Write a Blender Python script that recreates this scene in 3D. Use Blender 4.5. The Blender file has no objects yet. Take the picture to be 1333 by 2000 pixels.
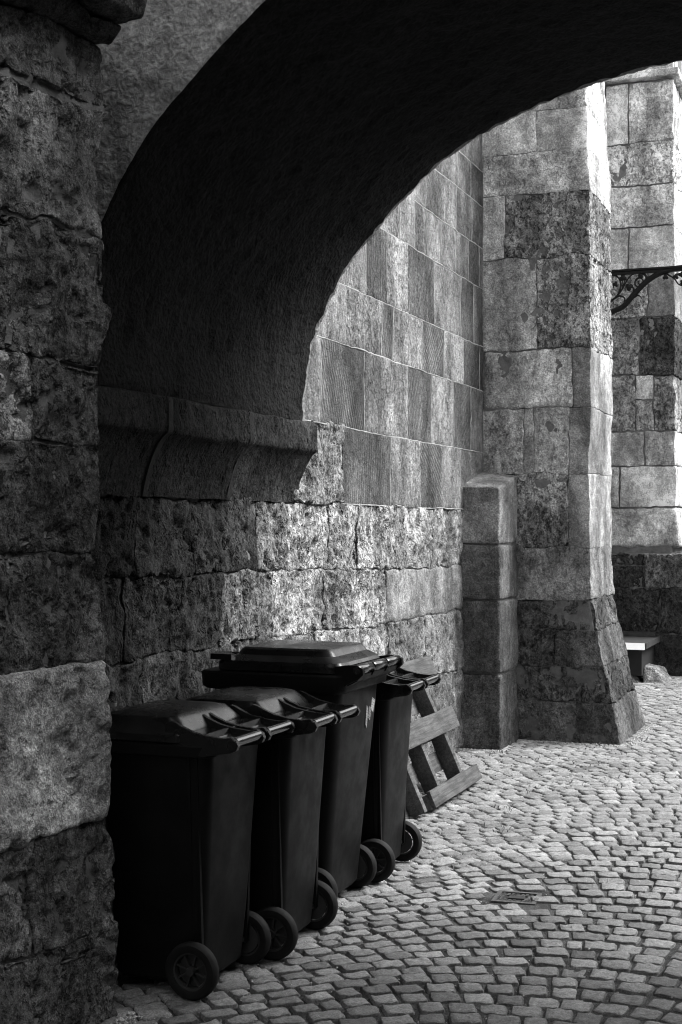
import bpy, bmesh, math, random
import numpy as np
from mathutils import Vector, Matrix
R = math.radians
random.seed(7); rng = np.random.default_rng(7)
scene = bpy.context.scene
col = scene.collection

# ------------------------------------------------------------------ camera, sky, sun, exposure
cam = bpy.data.cameras.new('camera'); camo = bpy.data.objects.new('camera', cam); col.objects.link(camo)
cam.sensor_fit = 'VERTICAL'; cam.sensor_height = 36.0; cam.lens = 2750/2000*36
cam.shift_y = 25/2000; cam.clip_start = 0.05; cam.clip_end = 1000
camo.location = (0, 0, 1.65); camo.rotation_euler = (R(90), 0, R(20.9))
scene.camera = camo

SUN_TO = Vector((0.62, 0.37, 0.84)).normalized()       # direction towards the sun
world = bpy.data.worlds.new('World'); scene.world = world; world.use_nodes = True
wn = world.node_tree.nodes; wl = world.node_tree.links
sky = wn.new('ShaderNodeTexSky'); sky.sky_type = 'NISHITA'; sky.sun_disc = False
sky.sun_elevation = math.asin(SUN_TO.z); sky.sun_rotation = math.atan2(SUN_TO.x, SUN_TO.y)
bw = wn.new('ShaderNodeRGBToBW')
wl.new(sky.outputs[0], bw.inputs[0]); wl.new(bw.outputs[0], wn['Background'].inputs['Color'])
wn['Background'].inputs['Strength'].default_value = 0.15
sl = bpy.data.lights.new('sun', 'SUN'); slo = bpy.data.objects.new('sun', sl); col.objects.link(slo)
sl.energy = 1.5; sl.angle = R(32); sl.color = (1, 1, 1)
slo.rotation_euler = (-SUN_TO).to_track_quat('-Z', 'Y').to_euler()
scene.view_settings.view_transform = 'Standard'; scene.view_settings.look = 'None'
scene.view_settings.exposure = 2.1; scene.view_settings.gamma = 1
scene.render.engine = 'CYCLES'
scene.cycles.max_bounces = 5; scene.cycles.diffuse_bounces = 1; scene.cycles.glossy_bounces = 3
scene.cycles.use_denoising = True; scene.cycles.filter_width = 1.1; scene.cycles.use_adaptive_sampling = True; scene.cycles.adaptive_threshold = .012

# ------------------------------------------------------------------ helpers
def tag(o, label=None, cat=None, group=None, kind=None):
    if label: o['label'] = label
    if cat: o['category'] = cat
    if group: o['group'] = group
    if kind: o['kind'] = kind
    return o
def empty(name, loc=(0, 0, 0), rz=0):
    o = bpy.data.objects.new(name, None); col.objects.link(o); o.location = loc; o.rotation_euler = (0, 0, rz)
    o.empty_display_size = .1
    return o
def link(name, me, mat, parent=None, tone=None):
    o = bpy.data.objects.new(name, me); col.objects.link(o)
    if mat and not me.materials: me.materials.append(mat)
    if parent: o.parent = parent
    if tone: o.color = tone
    return o
def fast_mesh(name, V, Q, smooth=True):
    V = np.asarray(V, np.float32); Q = np.asarray(Q, np.int32)
    me = bpy.data.meshes.new(name); n = len(Q); k = Q.shape[1]
    me.vertices.add(len(V)); me.vertices.foreach_set('co', V.ravel())
    me.loops.add(n*k); me.loops.foreach_set('vertex_index', Q.ravel())
    me.polygons.add(n); me.polygons.foreach_set('loop_start', np.arange(0, n*k, k, dtype=np.int32))
    me.polygons.foreach_set('loop_total', np.full(n, k, np.int32))
    me.polygons.foreach_set('use_smooth', np.full(n, smooth)); me.update(calc_edges=True)
    return me
def bm_mesh(name, bm, angle=40):
    bmesh.ops.recalc_face_normals(bm, faces=bm.faces)
    me = bpy.data.meshes.new(name); bm.to_mesh(me); bm.free()
    for p in me.polygons: p.use_smooth = True
    me.set_sharp_from_angle(angle=R(angle))
    return me
def hash3(i, j, k):
    h = (i.astype(np.int64)*374761393 + j.astype(np.int64)*668265263 + k.astype(np.int64)*2147483647) & 0xffffffff
    h = ((h ^ (h >> 13))*1274126177) & 0xffffffff
    h = ((h ^ (h >> 15))*2246822519) & 0xffffffff
    return ((h ^ (h >> 16)) & 0xffffff)/float(0xffffff)*2 - 1
def vnoise(P):
    F = np.floor(P).astype(np.int64); f = P - F; f = f*f*f*(f*(f*6-15)+10)
    out = 0
    for a in (0, 1):
        wa = f[:, 0] if a else 1-f[:, 0]
        for b in (0, 1):
            wb = f[:, 1] if b else 1-f[:, 1]
            for c in (0, 1):
                wc = f[:, 2] if c else 1-f[:, 2]
                out = out + wa*wb*wc*hash3(F[:, 0]+a, F[:, 1]+b, F[:, 2]+c)
    return out
def fbm(P, octv=4, gain=.5):
    s = 0; a = 1; t = 0
    for o in range(octv):
        s = s + a*vnoise(P*(2.03**o) + 17.3*o); t += a; a *= gain
    return s/t
def sstep(a, b, x):
    t = np.clip((x-a)/(b-a), 0, 1); return t*t*(3-2*t)

def stone_mesh(c8, h=.03, r=.012, amp=.006, freq=9, pit=0., wob=.006, seed=0, maxseg=70):
    """c8: corners [bottom (4, ccw), top (4, ccw)]; a rounded, noisy block"""
    C = np.array(c8, float).reshape(8, 3)
    G = np.zeros((2, 2, 2, 3))
    G[0, 0, 0], G[1, 0, 0], G[1, 1, 0], G[0, 1, 0] = C[:4]
    G[0, 0, 1], G[1, 0, 1], G[1, 1, 1], G[0, 1, 1] = C[4:]
    E = [(G[1]-G[0]).mean((0, 1)), (G[:, 1]-G[:, 0]).mean((0, 1)), (G[:, :, 1]-G[:, :, 0]).mean((0, 1))]
    L = np.array([np.linalg.norm(e) for e in E]); EN = np.array([e/l for e, l in zip(E, L)])
    N = [int(np.clip(math.ceil(l/h)+2, 3, maxseg)) for l in L]
    idx = -np.ones((N[0]+1, N[1]+1, N[2]+1), int)
    m = np.zeros(idx.shape, bool); m[0] = m[-1] = True; m[:, 0] = m[:, -1] = True; m[:, :, 0] = m[:, :, -1] = True
    ijk = np.argwhere(m); idx[m] = np.arange(len(ijk))
    rr = min(r, L.min()*.45)
    ax = []
    for l, n in zip(L, N):
        t = np.linspace(0, l, n+1); t[1] = min(rr, l*.4); t[-2] = l-min(rr, l*.4)
        if n > 3: t[1:-1] = np.linspace(t[1], t[-2], n-1)
        ax.append(t)
    p = np.stack([ax[k][ijk[:, k]] for k in range(3)], 1)
    inner = np.clip(p, rr, L-rr); d = p-inner; dn = d/np.maximum(np.linalg.norm(d, axis=1, keepdims=True), 1e-9)
    q = (inner + rr*dn)/L
    u, v, w = q[:, 0:1], q[:, 1:2], q[:, 2:3]
    P = 0
    for a in (0, 1):
        for b in (0, 1):
            for c in (0, 1):
                P = P + (u if a else 1-u)*(v if b else 1-v)*(w if c else 1-w)*G[a, b, c]
    nrm = dn @ EN
    off = np.array([seed*3.17, seed*1.91, seed*7.7]); SQ = np.array([1, 1, .8])
    disp = amp*fbm(P*SQ*freq+off, 5, .55)
    if pit > 0:
        n2 = fbm(P*SQ*freq*2.3+off+50, 3, .6)
        disp = disp - pit*sstep(.12, .42, n2)
    W = np.stack([fbm(P*4.3+k*31.7, 2)+.45*fbm(P*17+k*11.3+5, 2) for k in range(3)], 1)*wob
    P = P + nrm*disp[:, None] + W
    Q = []
    def grid(S, flip):
        a = np.stack([S[:-1, :-1], S[1:, :-1], S[1:, 1:], S[:-1, 1:]], -1).reshape(-1, 4)
        Q.append(a[:, ::-1] if flip else a)
    grid(idx[0], True); grid(idx[-1], False)
    grid(idx[:, 0], False); grid(idx[:, -1], True)
    grid(idx[:, :, 0], True); grid(idx[:, :, -1], False)
    return fast_mesh('stone', P, np.concatenate(Q))
def box8(x0, x1, y0, y1, z0, z1):
    return [(x0, y0, z0), (x1, y0, z0), (x1, y1, z0), (x0, y1, z0), (x0, y0, z1), (x1, y0, z1), (x1, y1, z1), (x0, y1, z1)]
def bbox(bm, x0, x1, y0, y1, z0, z1, M=None):
    vs = [bm.verts.new(c if M is None else M @ Vector(c)) for c in box8(x0, x1, y0, y1, z0, z1)]
    for f in ((0, 3, 2, 1), (4, 5, 6, 7), (0, 1, 5, 4), (1, 2, 6, 5), (2, 3, 7, 6), (3, 0, 4, 7)):
        bm.faces.new([vs[i] for i in f])
    return vs
def tube(bm, pts, rad, n=8, closed_ends=True, flat=1.0, up=None):
    pts = [Vector(p) for p in pts]; rings = []
    for i, p in enumerate(pts):
        t = (pts[min(i+1, len(pts)-1)]-pts[max(i-1, 0)]).normalized()
        a = Vector(up) if up else (Vector((0, 0, 1)) if abs(t.z) < .9 else Vector((1, 0, 0)))
        b = t.cross(a).normalized(); a = b.cross(t).normalized()
        rd = rad[i] if hasattr(rad, '__len__') else rad
        rings.append([bm.verts.new(p + (a*math.cos(2*math.pi*k/n)*flat + b*math.sin(2*math.pi*k/n))*rd) for k in range(n)])
    for A, B in zip(rings, rings[1:]):
        for k in range(n): bm.faces.new((A[k], A[(k+1) % n], B[(k+1) % n], B[k]))
    if closed_ends: bm.faces.new(rings[0][::-1]); bm.faces.new(rings[-1])
def rrect(x0, x1, hw, r, n=6, y0=0):
    pts = []
    for cx, cy, a0 in ((x1-r, hw-r, 0), (x0+r, hw-r, 90), (x0+r, -hw+r, 180), (x1-r, -hw+r, 270)):
        for k in range(n):
            a = R(a0+90*k/(n-1)); pts.append((cx+r*math.cos(a), cy+r*math.sin(a)+y0))
    return pts
def loft(bm, secs, cap0=True, cap1=True):
    rings = []
    for z, x0, x1, hw, r in secs:
        rings.append([bm.verts.new((x, y, z)) for x, y in rrect(x0, x1, hw, r)])
    for A, B in zip(rings, rings[1:]):
        n = len(A)
        for k in range(n): bm.faces.new((A[k], A[(k+1) % n], B[(k+1) % n], B[k]))
    if cap0: bm.faces.new(rings[0][::-1])
    if cap1: bm.faces.new(rings[-1])
def lathe_y(bm, prof, cx, cy, cz, n=28, closed=True):
    """profile of (radius, y) turned about an axis along Y"""
    rings = []
    for r, y in prof:
        rings.append([bm.verts.new((cx+r*math.cos(2*math.pi*k/n), cy+y, cz+r*math.sin(2*math.pi*k/n))) for k in range(n)])
    pr = list(zip(rings, rings[1:])) + ([(rings[-1], rings[0])] if closed else [])
    for A, B in pr:
        for k in range(n): bm.faces.new((A[k], A[(k+1) % n], B[(k+1) % n], B[k]))
    if not closed: bm.faces.new(rings[0]); bm.faces.new(rings[-1][::-1])
def prism_y(bm, poly, y0, y1):
    a = [bm.verts.new((x, y0, z)) for x, z in poly]; b = [bm.verts.new((x, y1, z)) for x, z in poly]; n = len(a)
    for k in range(n): bm.faces.new((a[k], a[(k+1) % n], b[(k+1) % n], b[k]))
    bm.faces.new(a[::-1]); bm.faces.new(b)
def lerp_tab(tab, z):
    return float(np.interp(z, [t[0] for t in tab], [t[1] for t in tab]))

# ------------------------------------------------------------------ materials (the place is all greys: a black and white photograph)
class Mat:
    def __init__(s, name):
        s.m = bpy.data.materials.new(name); s.m.use_nodes = True; s.t = s.m.node_tree; s.n = s.t.nodes; s.l = s.t.links
        s.b = s.n['Principled BSDF']
        s.geo = s.n.new('ShaderNodeNewGeometry'); s.oi = s.n.new('ShaderNodeObjectInfo')
    def math(s, op, a, b=None, c=None, clamp=False):
        n = s.n.new('ShaderNodeMath'); n.operation = op; n.use_clamp = clamp
        for i, x in enumerate((a, b, c)):
            if x is None: continue
            if isinstance(x, (int, float)): n.inputs[i].default_value = x
            else: s.l.new(x, n.inputs[i])
        return n.outputs[0]
    def pos(s, rand=37.0):
        if not rand: return s.geo.outputs['Position']
        n = s.n.new('ShaderNodeVectorMath'); n.operation = 'ADD'
        s.l.new(s.geo.outputs['Position'], n.inputs[0])
        r = s.math('MULTIPLY', s.oi.outputs['Random'], rand); s.l.new(r, n.inputs[1])
        return n.outputs[0]
    def noise(s, vec, scale, detail=6, rough=.6, dist=0.):
        n = s.n.new('ShaderNodeTexNoise'); s.l.new(vec, n.inputs['Vector'])
        n.inputs['Scale'].default_value = scale; n.inputs['Detail'].default_value = detail
        n.inputs['Roughness'].default_value = rough; n.inputs['Distortion'].default_value = dist
        return n.outputs['Fac']
    def vor(s, vec, scale, feat='F1', out='Distance'):
        n = s.n.new('ShaderNodeTexVoronoi'); n.feature = feat; s.l.new(vec, n.inputs['Vector']); n.inputs['Scale'].default_value = scale
        return n.outputs[out]
    def ramp(s, x, a, b, lo=0., hi=1.):
        n = s.n.new('ShaderNodeMapRange'); n.interpolation_type = 'SMOOTHSTEP'; s.l.new(x, n.inputs[0])
        for i, v in ((1, a), (2, b), (3, lo), (4, hi)): n.inputs[i].default_value = v
        return n.outputs[0]
    def sep(s, c):
        n = s.n.new('ShaderNodeSeparateXYZ'); s.l.new(c, n.inputs[0]); return n.outputs
    def scale_vec(s, vec, sc):
        n = s.n.new('ShaderNodeVectorMath'); n.operation = 'MULTIPLY'; s.l.new(vec, n.inputs[0]); n.inputs[1].default_value = sc
        return n.outputs[0]
    def grey(s, x):
        n = s.n.new('ShaderNodeCombineXYZ')
        for i in range(3): s.l.new(x, n.inputs[i])
        s.l.new(n.outputs[0], s.b.inputs['Base Color'])
    def bump(s, h, strength=1., dist=.01):
        n = s.n.new('ShaderNodeBump'); n.inputs['Strength'].default_value = strength; n.inputs['Distance'].default_value = dist
        s.l.new(h, n.inputs['Height']); s.l.new(n.outputs[0], s.b.inputs['Normal'])
    def set(s, rough=.9, spec=.2, metal=0., base=None):
        s.b.inputs['Roughness'].default_value = rough; s.b.inputs['Specular IOR Level'].default_value = spec
        s.b.inputs['Metallic'].default_value = metal
        if base is not None: s.b.inputs['Base Color'].default_value = (base, base, base, 1)
        return s.m

def stone_material():
    """object colour: R albedo, G strength of the mason's tooling lines, B amount of pits and pebbles"""
    s = Mat('weathered_stone'); P = s.pos(); PS = s.scale_vec(P, (1, 1, .75))
    rgb = s.sep(s.oi.outputs['Color']); alb, tool, pit = rgb[0], rgb[1], rgb[2]
    big = s.noise(P, 2.3, 3, .6); mid = s.noise(P, 20, 6, .7); fine = s.noise(P, 85, 3, .8); grain = s.noise(P, 210, 1, .7)
    stain = s.noise(s.scale_vec(P, (5, 5, 1.1)), 1.0, 3, .6)
    pits = s.ramp(s.noise(PS, 40, 4, .72), .52, .62)
    holes = s.ramp(s.noise(PS, 15, 3, .65), .56, .66)
    cells = s.vor(P, 42)
    # tooling: near parallel lines whose tilt differs from stone to stone
    xyz = s.sep(s.geo.outputs['Position'])
    ang = s.math('MULTIPLY_ADD', s.oi.outputs['Random'], 1.3, -0.35)
    along = s.math('ADD', s.math('MULTIPLY', s.math('ADD', xyz[1], xyz[0]), s.math('COSINE', ang)), s.math('MULTIPLY', xyz[2], s.math('SINE', ang)))
    ph = s.math('ADD', s.math('MULTIPLY', along, 190.), s.math('MULTIPLY', s.noise(P, 3, 2, .6), 11.))
    line = s.math('MULTIPLY', s.math('MULTIPLY_ADD', s.math('SINE', ph), .5, .5), s.math('MULTIPLY', s.ramp(mid, .33, .58), s.ramp(big, .34, .62)))
    # colour
    k = s.math('MULTIPLY', s.ramp(big, .3, .72, .68, 1.28), s.ramp(mid, .25, .75, .62, 1.36))
    k = s.math('MULTIPLY', k, s.ramp(stain, .35, .7, 1.18, .72))
    k = s.math('MULTIPLY', k, s.math('MULTIPLY', s.ramp(fine, .3, .7, .58, 1.42), s.ramp(grain, .3, .7, .72, 1.28)))
    grime = s.noise(s.scale_vec(s.geo.outputs['Position'], (2.6, 2.6, 1.5)), 1., 5, .62)
    k = s.math('MULTIPLY', k, s.ramp(grime, .34, .66, .55, 1.32))
    speck = s.math('MULTIPLY', s.ramp(s.vor(P, 46), .10, .22, 1., 0.), s.math('MULTIPLY', s.ramp(mid, .48, .6), pit))
    k = s.math('MULTIPLY', k, s.math('MULTIPLY_ADD', speck, .9, 1.))
    dark = s.math('MULTIPLY', pit, s.math('MAXIMUM', s.math('MULTIPLY', pits, .62), s.math('MULTIPLY', holes, .5)), clamp=True)
    k = s.math('MULTIPLY', k, s.math('SUBTRACT', 1., dark))
    k = s.math('MULTIPLY', k, s.math('SUBTRACT', 1., s.math('MULTIPLY', s.math('MULTIPLY', line, tool), .42)))
    s.grey(s.math('MULTIPLY', alb, k))
    # relief
    h = s.math('MULTIPLY_ADD', mid, .9, s.math('MULTIPLY', fine, .5))
    h = s.math('SUBTRACT', h, s.math('MULTIPLY', pit, s.math('ADD', s.math('MULTIPLY', pits, .8), s.math('MULTIPLY', holes, 1.3))))
    h = s.math('SUBTRACT', h, s.math('MULTIPLY', s.math('MULTIPLY', cells, pit), .5))
    h = s.math('SUBTRACT', h, s.math('MULTIPLY', line, s.math('MULTIPLY', tool, .45)))
    s.bump(h, 1., .016)
    return s.set(.93, .15)
def mortar_material():
    s = Mat('lime_mortar'); P = s.pos(0)
    mid = s.noise(P, 16, 8, .65); fine = s.noise(P, 120, 4, .7); big = s.noise(P, 1.7, 5, .6)
    rgb = s.sep(s.oi.outputs['Color'])
    k = s.math('MULTIPLY', s.ramp(big, .3, .7, .75, 1.2), s.ramp(mid, .25, .75, .7, 1.3))
    s.grey(s.math('MULTIPLY', rgb[0], k)); s.bump(s.math('MULTIPLY_ADD', mid, 1., s.math('MULTIPLY', fine, .4)), 1., .012)
    return s.set(.95, .1)
def stucco_material():
    s = Mat('rough_stucco'); P = s.pos(0)
    a = s.noise(P, 30, 7, .62, .5); b = s.noise(P, 75, 4, .6); big = s.noise(P, 1.3, 5, .6); c = s.vor(P, 48, 'SMOOTH_F1')
    rgb = s.sep(s.oi.outputs['Color'])
    k = s.math('MULTIPLY', s.ramp(big, .3, .7, .8, 1.15), s.math('MULTIPLY', s.ramp(a, .3, .7, .7, 1.3), s.ramp(b, .3, .7, .75, 1.25)))
    s.grey(s.math('MULTIPLY', rgb[0], k))
    h = s.math('ADD', s.math('MULTIPLY', a, 1.2), s.math('MULTIPLY_ADD', b, .4, s.math('MULTIPLY', c, .6)))
    s.bump(h, 1., .016)
    return s.set(.95, .1)
def cobble_material():
    s = Mat('granite_cobble'); P = s.pos(0)
    at = s.n.new('ShaderNodeAttribute'); at.attribute_name = 'tone'; at.attribute_type = 'GEOMETRY'
    rgb = s.sep(s.oi.outputs['Color'])
    fine = s.noise(P, 125, 3, .85); mid = s.noise(P, 38, 5, .65); big = s.noise(P, 1.1, 4, .6)
    k = s.math('MULTIPLY', s.math('MULTIPLY', at.outputs['Fac'], rgb[0]), s.ramp(fine, .3, .7, .62, 1.38))
    k = s.math('MULTIPLY', k, s.math('MULTIPLY', s.ramp(mid, .3, .7, .72, 1.22), s.ramp(big, .3, .7, .85, 1.15)))
    s.grey(k); s.bump(s.math('MULTIPLY_ADD', fine, .8, mid), 1., .008)
    s.set(.72, .35); return s.m
def bed_material():
    s = Mat('sandy_joint'); P = s.pos(0)
    fine = s.noise(P, 160, 5, .75); v = s.vor(P, 130)
    mid = s.noise(P, 9, 4, .6)
    k = s.math('MULTIPLY', s.ramp(fine, .3, .75, .035, .16), s.ramp(mid, .35, .7, .6, 1.5))
    s.grey(k); s.bump(s.math('ADD', fine, v), 1., .01); return s.set(.95, .1)
def ground_material():
    s = Mat('far_paving'); P = s.pos(0)
    v = s.vor(P, 8.5, 'DISTANCE_TO_EDGE'); f = s.noise(P, 60, 5, .7); c = s.noise(P, 1.2, 4, .6)
    k = s.math('MULTIPLY', s.ramp(v, .02, .07, .05, .2), s.math('MULTIPLY', s.ramp(f, .3, .7, .75, 1.2), s.ramp(c, .3, .7, .8, 1.2)))
    s.grey(k); s.bump(s.math('MULTIPLY_ADD', s.ramp(v, .0, .1), 1., s.math('MULTIPLY', f, .2)), 1., .012); return s.set(.8, .3)
def plastic_material(name, base, rough, spec=.45):
    s = Mat(name); P = s.pos(11)
    big = s.noise(P, 5, 5, .6); fine = s.noise(P, 260, 3, .6); scr = s.noise(s.scale_vec(P, (60, 60, 4)), 1., 4, .7)
    dust = s.noise(P, 24, 8, .7)
    up = s.sep(s.geo.outputs['Normal'])[2]
    d = s.math('MULTIPLY', s.ramp(dust, .45, .75), s.ramp(up, .5, 1., .15, .8))
    k = s.math('ADD', s.math('MULTIPLY', s.ramp(big, .3, .7, .75, 1.3), base), s.math('MULTIPLY', d, base*1.2))
    k = s.math('ADD', k, s.math('MULTIPLY', s.ramp(scr, .68, .78), base*.6))
    s.grey(k); s.bump(fine, .25, .0012)
    rr = s.ramp(s.noise(P, 9, 5, .6), .3, .7, max(rough-.07, .07), rough+(.13 if rough > .2 else .03))
    s.set(rough, spec); s.l.new(rr, s.b.inputs['Roughness']); return s.m
def wood_material():
    s = Mat('weathered_pallet_wood')
    tc = s.n.new('ShaderNodeTexCoord'); r = s.math('MULTIPLY', s.oi.outputs['Random'], 20.)
    n = s.n.new('ShaderNodeVectorMath'); n.operation = 'ADD'; s.l.new(tc.outputs['Object'], n.inputs[0]); s.l.new(r, n.inputs[1])
    P = n.outputs[0]
    g = s.noise(s.scale_vec(P, (60, 3.5, 60)), 1., 6, .65, .6); b = s.noise(P, 5, 5, .6); f = s.noise(s.scale_vec(P, (260, 12, 260)), 1., 3, .7)
    k = s.math('MULTIPLY', s.ramp(g, .3, .7, .55, 1.25), s.ramp(b, .3, .7, .7, 1.2))
    k = s.math('MULTIPLY', k, s.ramp(f, .3, .7, .8, 1.15))
    knot = s.ramp(s.vor(s.scale_vec(P, (9, 5, 9)), 1.), .05, .16, .45, 1.)
    rgb = s.sep(s.oi.outputs['Color'])
    s.grey(s.math('MULTIPLY', s.math('MULTIPLY', k, knot), rgb[0])); s.bump(s.math('ADD', g, s.math('MULTIPLY', f, .5)), .8, .004)
    return s.set(.85, .2)
def simple(name, base, rough, metal=0., spec=.4, var=.25, sc=20):
    s = Mat(name); n = s.noise(s.pos(0), sc, 6, .65)
    s.grey(s.math('MULTIPLY', s.ramp(n, .3, .7, 1-var, 1+var), base)); s.bump(n, .3, .003); return s.set(rough, spec, metal)
def sticker_material():
    s = Mat('torn_sticker_paper'); P = s.pos(0)
    z = s.sep(P)
    lines = s.ramp(s.math('SINE', s.math('MULTIPLY', z[2], 900.)), .2, .7)
    blot = s.ramp(s.noise(P, 120, 3, .5), .48, .56)
    rgb = s.sep(s.oi.outputs['Color'])
    k = s.math('MULTIPLY', rgb[0], s.math('SUBTRACT', 1., s.math('MULTIPLY', s.math('MULTIPLY', lines, blot), .75)))
    s.grey(k); return s.set(.8, .2)

STONE = stone_material(); MORTAR = mortar_material(); STUCCO = stucco_material(); COBBLE = cobble_material(); BED = bed_material()
GROUND = ground_material(); PLASTIC = plastic_material('bin_plastic', .006, .48, .14); LIDP = plastic_material('bin_lid_plastic', .006, .26, .32)
RUBBER = simple('tyre_rubber', .009, .7, 0, .2); RIMM = plastic_material('wheel_plastic', .03, .45, .3); WOOD = wood_material()
IRON = simple('black_wrought_iron', .005, .55, 0, .25); CAST = simple('cast_iron', .09, .55, .3, .5, .5, 60)
STEEL = simple('bright_steel', .55, .3, 1.); TRAY = simple('brushed_sheet_metal', .05, .5, .2); WHITE = simple('white_painted_edge', .8, .4, 0, .5, .05)
DARKBOX = simple('dark_painted_box', .012, .7); STICK = sticker_material(); GRIP = plastic_material('smooth_grip_plastic', .010, .13, 1.); LEAF = simple('weed_leaf', .13, .6); GRIT = simple('pale_grit', .42, .9, 0, .2, .4, 90)

def T(a, tool=0., pit=.3): return (a, tool, pit, 1.)

# ------------------------------------------------------------------ ground
bm = bmesh.new()
for x0, x1, y0, y1 in ((-150, 150, -150, 250),):
    vs = [bm.verts.new(c) for c in ((x0, y0, -.045), (x1, y0, -.045), (x1, y1, -.045), (x0, y1, -.045))]; bm.faces.new(vs)
g = link('ground', bm_mesh('ground', bm), GROUND); tag(g, kind='structure')

# cobbled pavement: segmental arcs laid in strips along the lane, crown away from the camera
PX0, PX1, PY0, PY1 = -2.95, 1.75, 2.4, 18.5
pave = empty('cobbled_pavement'); tag(pave, kind='structure')
nx, ny = 60, 200
gx, gy = np.meshgrid(np.linspace(PX0-.3, PX1, nx), np.linspace(PY0, PY1, ny), indexing='ij')
V = np.stack([gx.ravel(), gy.ravel(), np.zeros(nx*ny)], 1); V[:, 2] = -.0095 + .006*fbm(V*5, 3)
I = np.arange(nx*ny).reshape(nx, ny); Q = np.stack([I[:-1, :-1], I[1:, :-1], I[1:, 1:], I[:-1, 1:]], -1).reshape(-1, 4)
link('joint_bed', fast_mesh('joint_bed', V, Q), BED, pave)
def cobble_variant(seed):
    n = 6; r = np.random.default_rng(seed)
    t = np.array([-1, -.86, -.45, 0, .45, .86, 1]); n = 6
    a, b = np.meshgrid(t, t, indexing='ij'); a = a.ravel().copy(); b = b.ravel().copy()
    cs = r.uniform(-.1, .1, (4, 2))
    u, v = (a+1)/2, (b+1)/2
    rad = np.maximum(np.abs(a), np.abs(b)); crn = np.abs(a*b)
    dx = (1-u)*(1-v)*cs[0, 0]+u*(1-v)*cs[1, 0]+u*v*cs[2, 0]+(1-u)*v*cs[3, 0]
    dy = (1-u)*(1-v)*cs[0, 1]+u*(1-v)*cs[1, 1]+u*v*cs[2, 1]+(1-u)*v*cs[3, 1]
    P = np.stack([a*5+seed*9, b*5, a*0], 1)
    x = a*(1-.11*crn**3)+dx + .035*vnoise(P*.9+3); y = b*(1-.11*crn**3)+dy + .035*vnoise(P*.9+40)
    z = .002*(1-rad**2) - .006*np.clip((rad-.84)/.16, 0, 1)**2 + .0035*vnoise(P*.45) + .0015*vnoise(P*1.1+9)
    I = np.arange(49).reshape(7, 7); Q = [np.stack([I[:-1, :-1], I[1:, :-1], I[1:, 1:], I[:-1, 1:]], -1).reshape(-1, 4)]
    ring = np.concatenate([I[:-1, 0], I[-1, :-1], I[:0:-1, -1], I[0, :0:-1]]); k = len(ring)
    low = np.stack([x[ring]*.97, y[ring]*.97, np.full(k, -.035)], 1)
    Vv = np.concatenate([np.stack([x, y, z], 1), low]); nxt = np.roll(np.arange(k), -1)
    Q.append(np.stack([ring, 49+np.arange(k), 49+nxt, ring[nxt]], 1))
    return Vv, np.concatenate(Q)
VAR = [cobble_variant(s) for s in range(18)]
cobs = []
STRIP, RAD, STEP = 1.95, 1.36, .116
DRAIN = (-1.50, 6.115, .098, .095)
PH0 = R(46)
def arc_point(t):      # t: length along the course from its crown, positive to the left; beyond 46 degrees the course runs on straight
    f = t/RAD
    if f < PH0: return -RAD*math.sin(f), RAD*(math.cos(f)-1), f
    e = t - RAD*PH0
    return -RAD*math.sin(PH0)-e*math.cos(PH0), RAD*(math.cos(PH0)-1)-e*math.sin(PH0), PH0
for k in range(0, 2):
    xa = -.87 + STRIP*k; tr = -RAD*math.asin(STRIP/2/RAD); tl = 2.75 if k == 0 else -tr
    j = -14
    while True:
        yc = PY0 + j*STEP; j += 1
        if yc > PY1 + 2.2: break
        t = tr + random.uniform(0, .05)*(1 if k == 0 else 1.5); wob = random.uniform(-.006, .006)
        while t < tl:
            ln = random.uniform(.098, .142)*(1 if random.random() < .93 else .72)
            ox, oy, f = arc_point(t+ln/2); x = xa+ox; y = yc+oy+wob+.012*math.sin(x*5+j*.7)
            dep = STEP*math.cos(f)
            if PX0 < x < PX1 and PY0 < y < PY1 and not (abs(x-DRAIN[0]) < DRAIN[2]+.022 and abs(y-DRAIN[1]) < DRAIN[3]+.022):
                inside = (x < -2.62 and y > 10.0 and y < 10.6) or (x < -1.9 and 10.58 < y < 11.6) or (x < -1.75 and 15.7 < y)
                if not inside:
                    cobs.append((x, y, random.uniform(-.0035, .0025) + .004*math.sin(x*2.1+y*1.3), f + random.uniform(-.05, .05),
                                 max(ln-random.uniform(.004, .010), .04)/2, max(dep-random.uniform(.003, .008), .03)/2,
                                 random.uniform(-.015, .015), random.uniform(-.015, .015), random.randrange(len(VAR)),
                                 min(max(random.gauss(1., .19), .5), 1.5)))
            t += ln
th = R(20.9); cth, sth = math.cos(th), math.sin(th)
def shown(c):
    l = c[0]*cth + c[1]*sth; d = -c[0]*sth + c[1]*cth
    u = 666.5 + 2750*l/d; v = 1025 + 2750*1.65/d
    if u < 225 or u > 1345 or v > 2010: return 0.
    if c[0] < -2.12 and 4.2 < c[1] < 6.65: return 0.
    return c[4]*c[5]/d**3
order = sorted(range(len(cobs)), key=lambda i: -shown(cobs[i]))
ALB = .225
vmesh = []
for i, (Vv, Qv) in enumerate(VAR):
    me = fast_mesh('cobble', Vv*np.array([1, 1, 1]), Qv); me.materials.append(COBBLE)
    at = me.attributes.new('tone', 'FLOAT', 'POINT'); at.data.foreach_set('value', np.ones(len(Vv), np.float32)); vmesh.append(me)
for i in order[:300]:
    x, y, z, rz, sx, sy, tx, ty, vi, tone = cobs[i]
    o = link('cobble', vmesh[vi], None, pave, (ALB*tone,)*3 + (1,))
    o.location = (x, y, z); o.rotation_euler = (tx, ty, rz); o.scale = (sx, sy, 1)
VV, QQ, TT, base = [], [], [], 0
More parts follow.
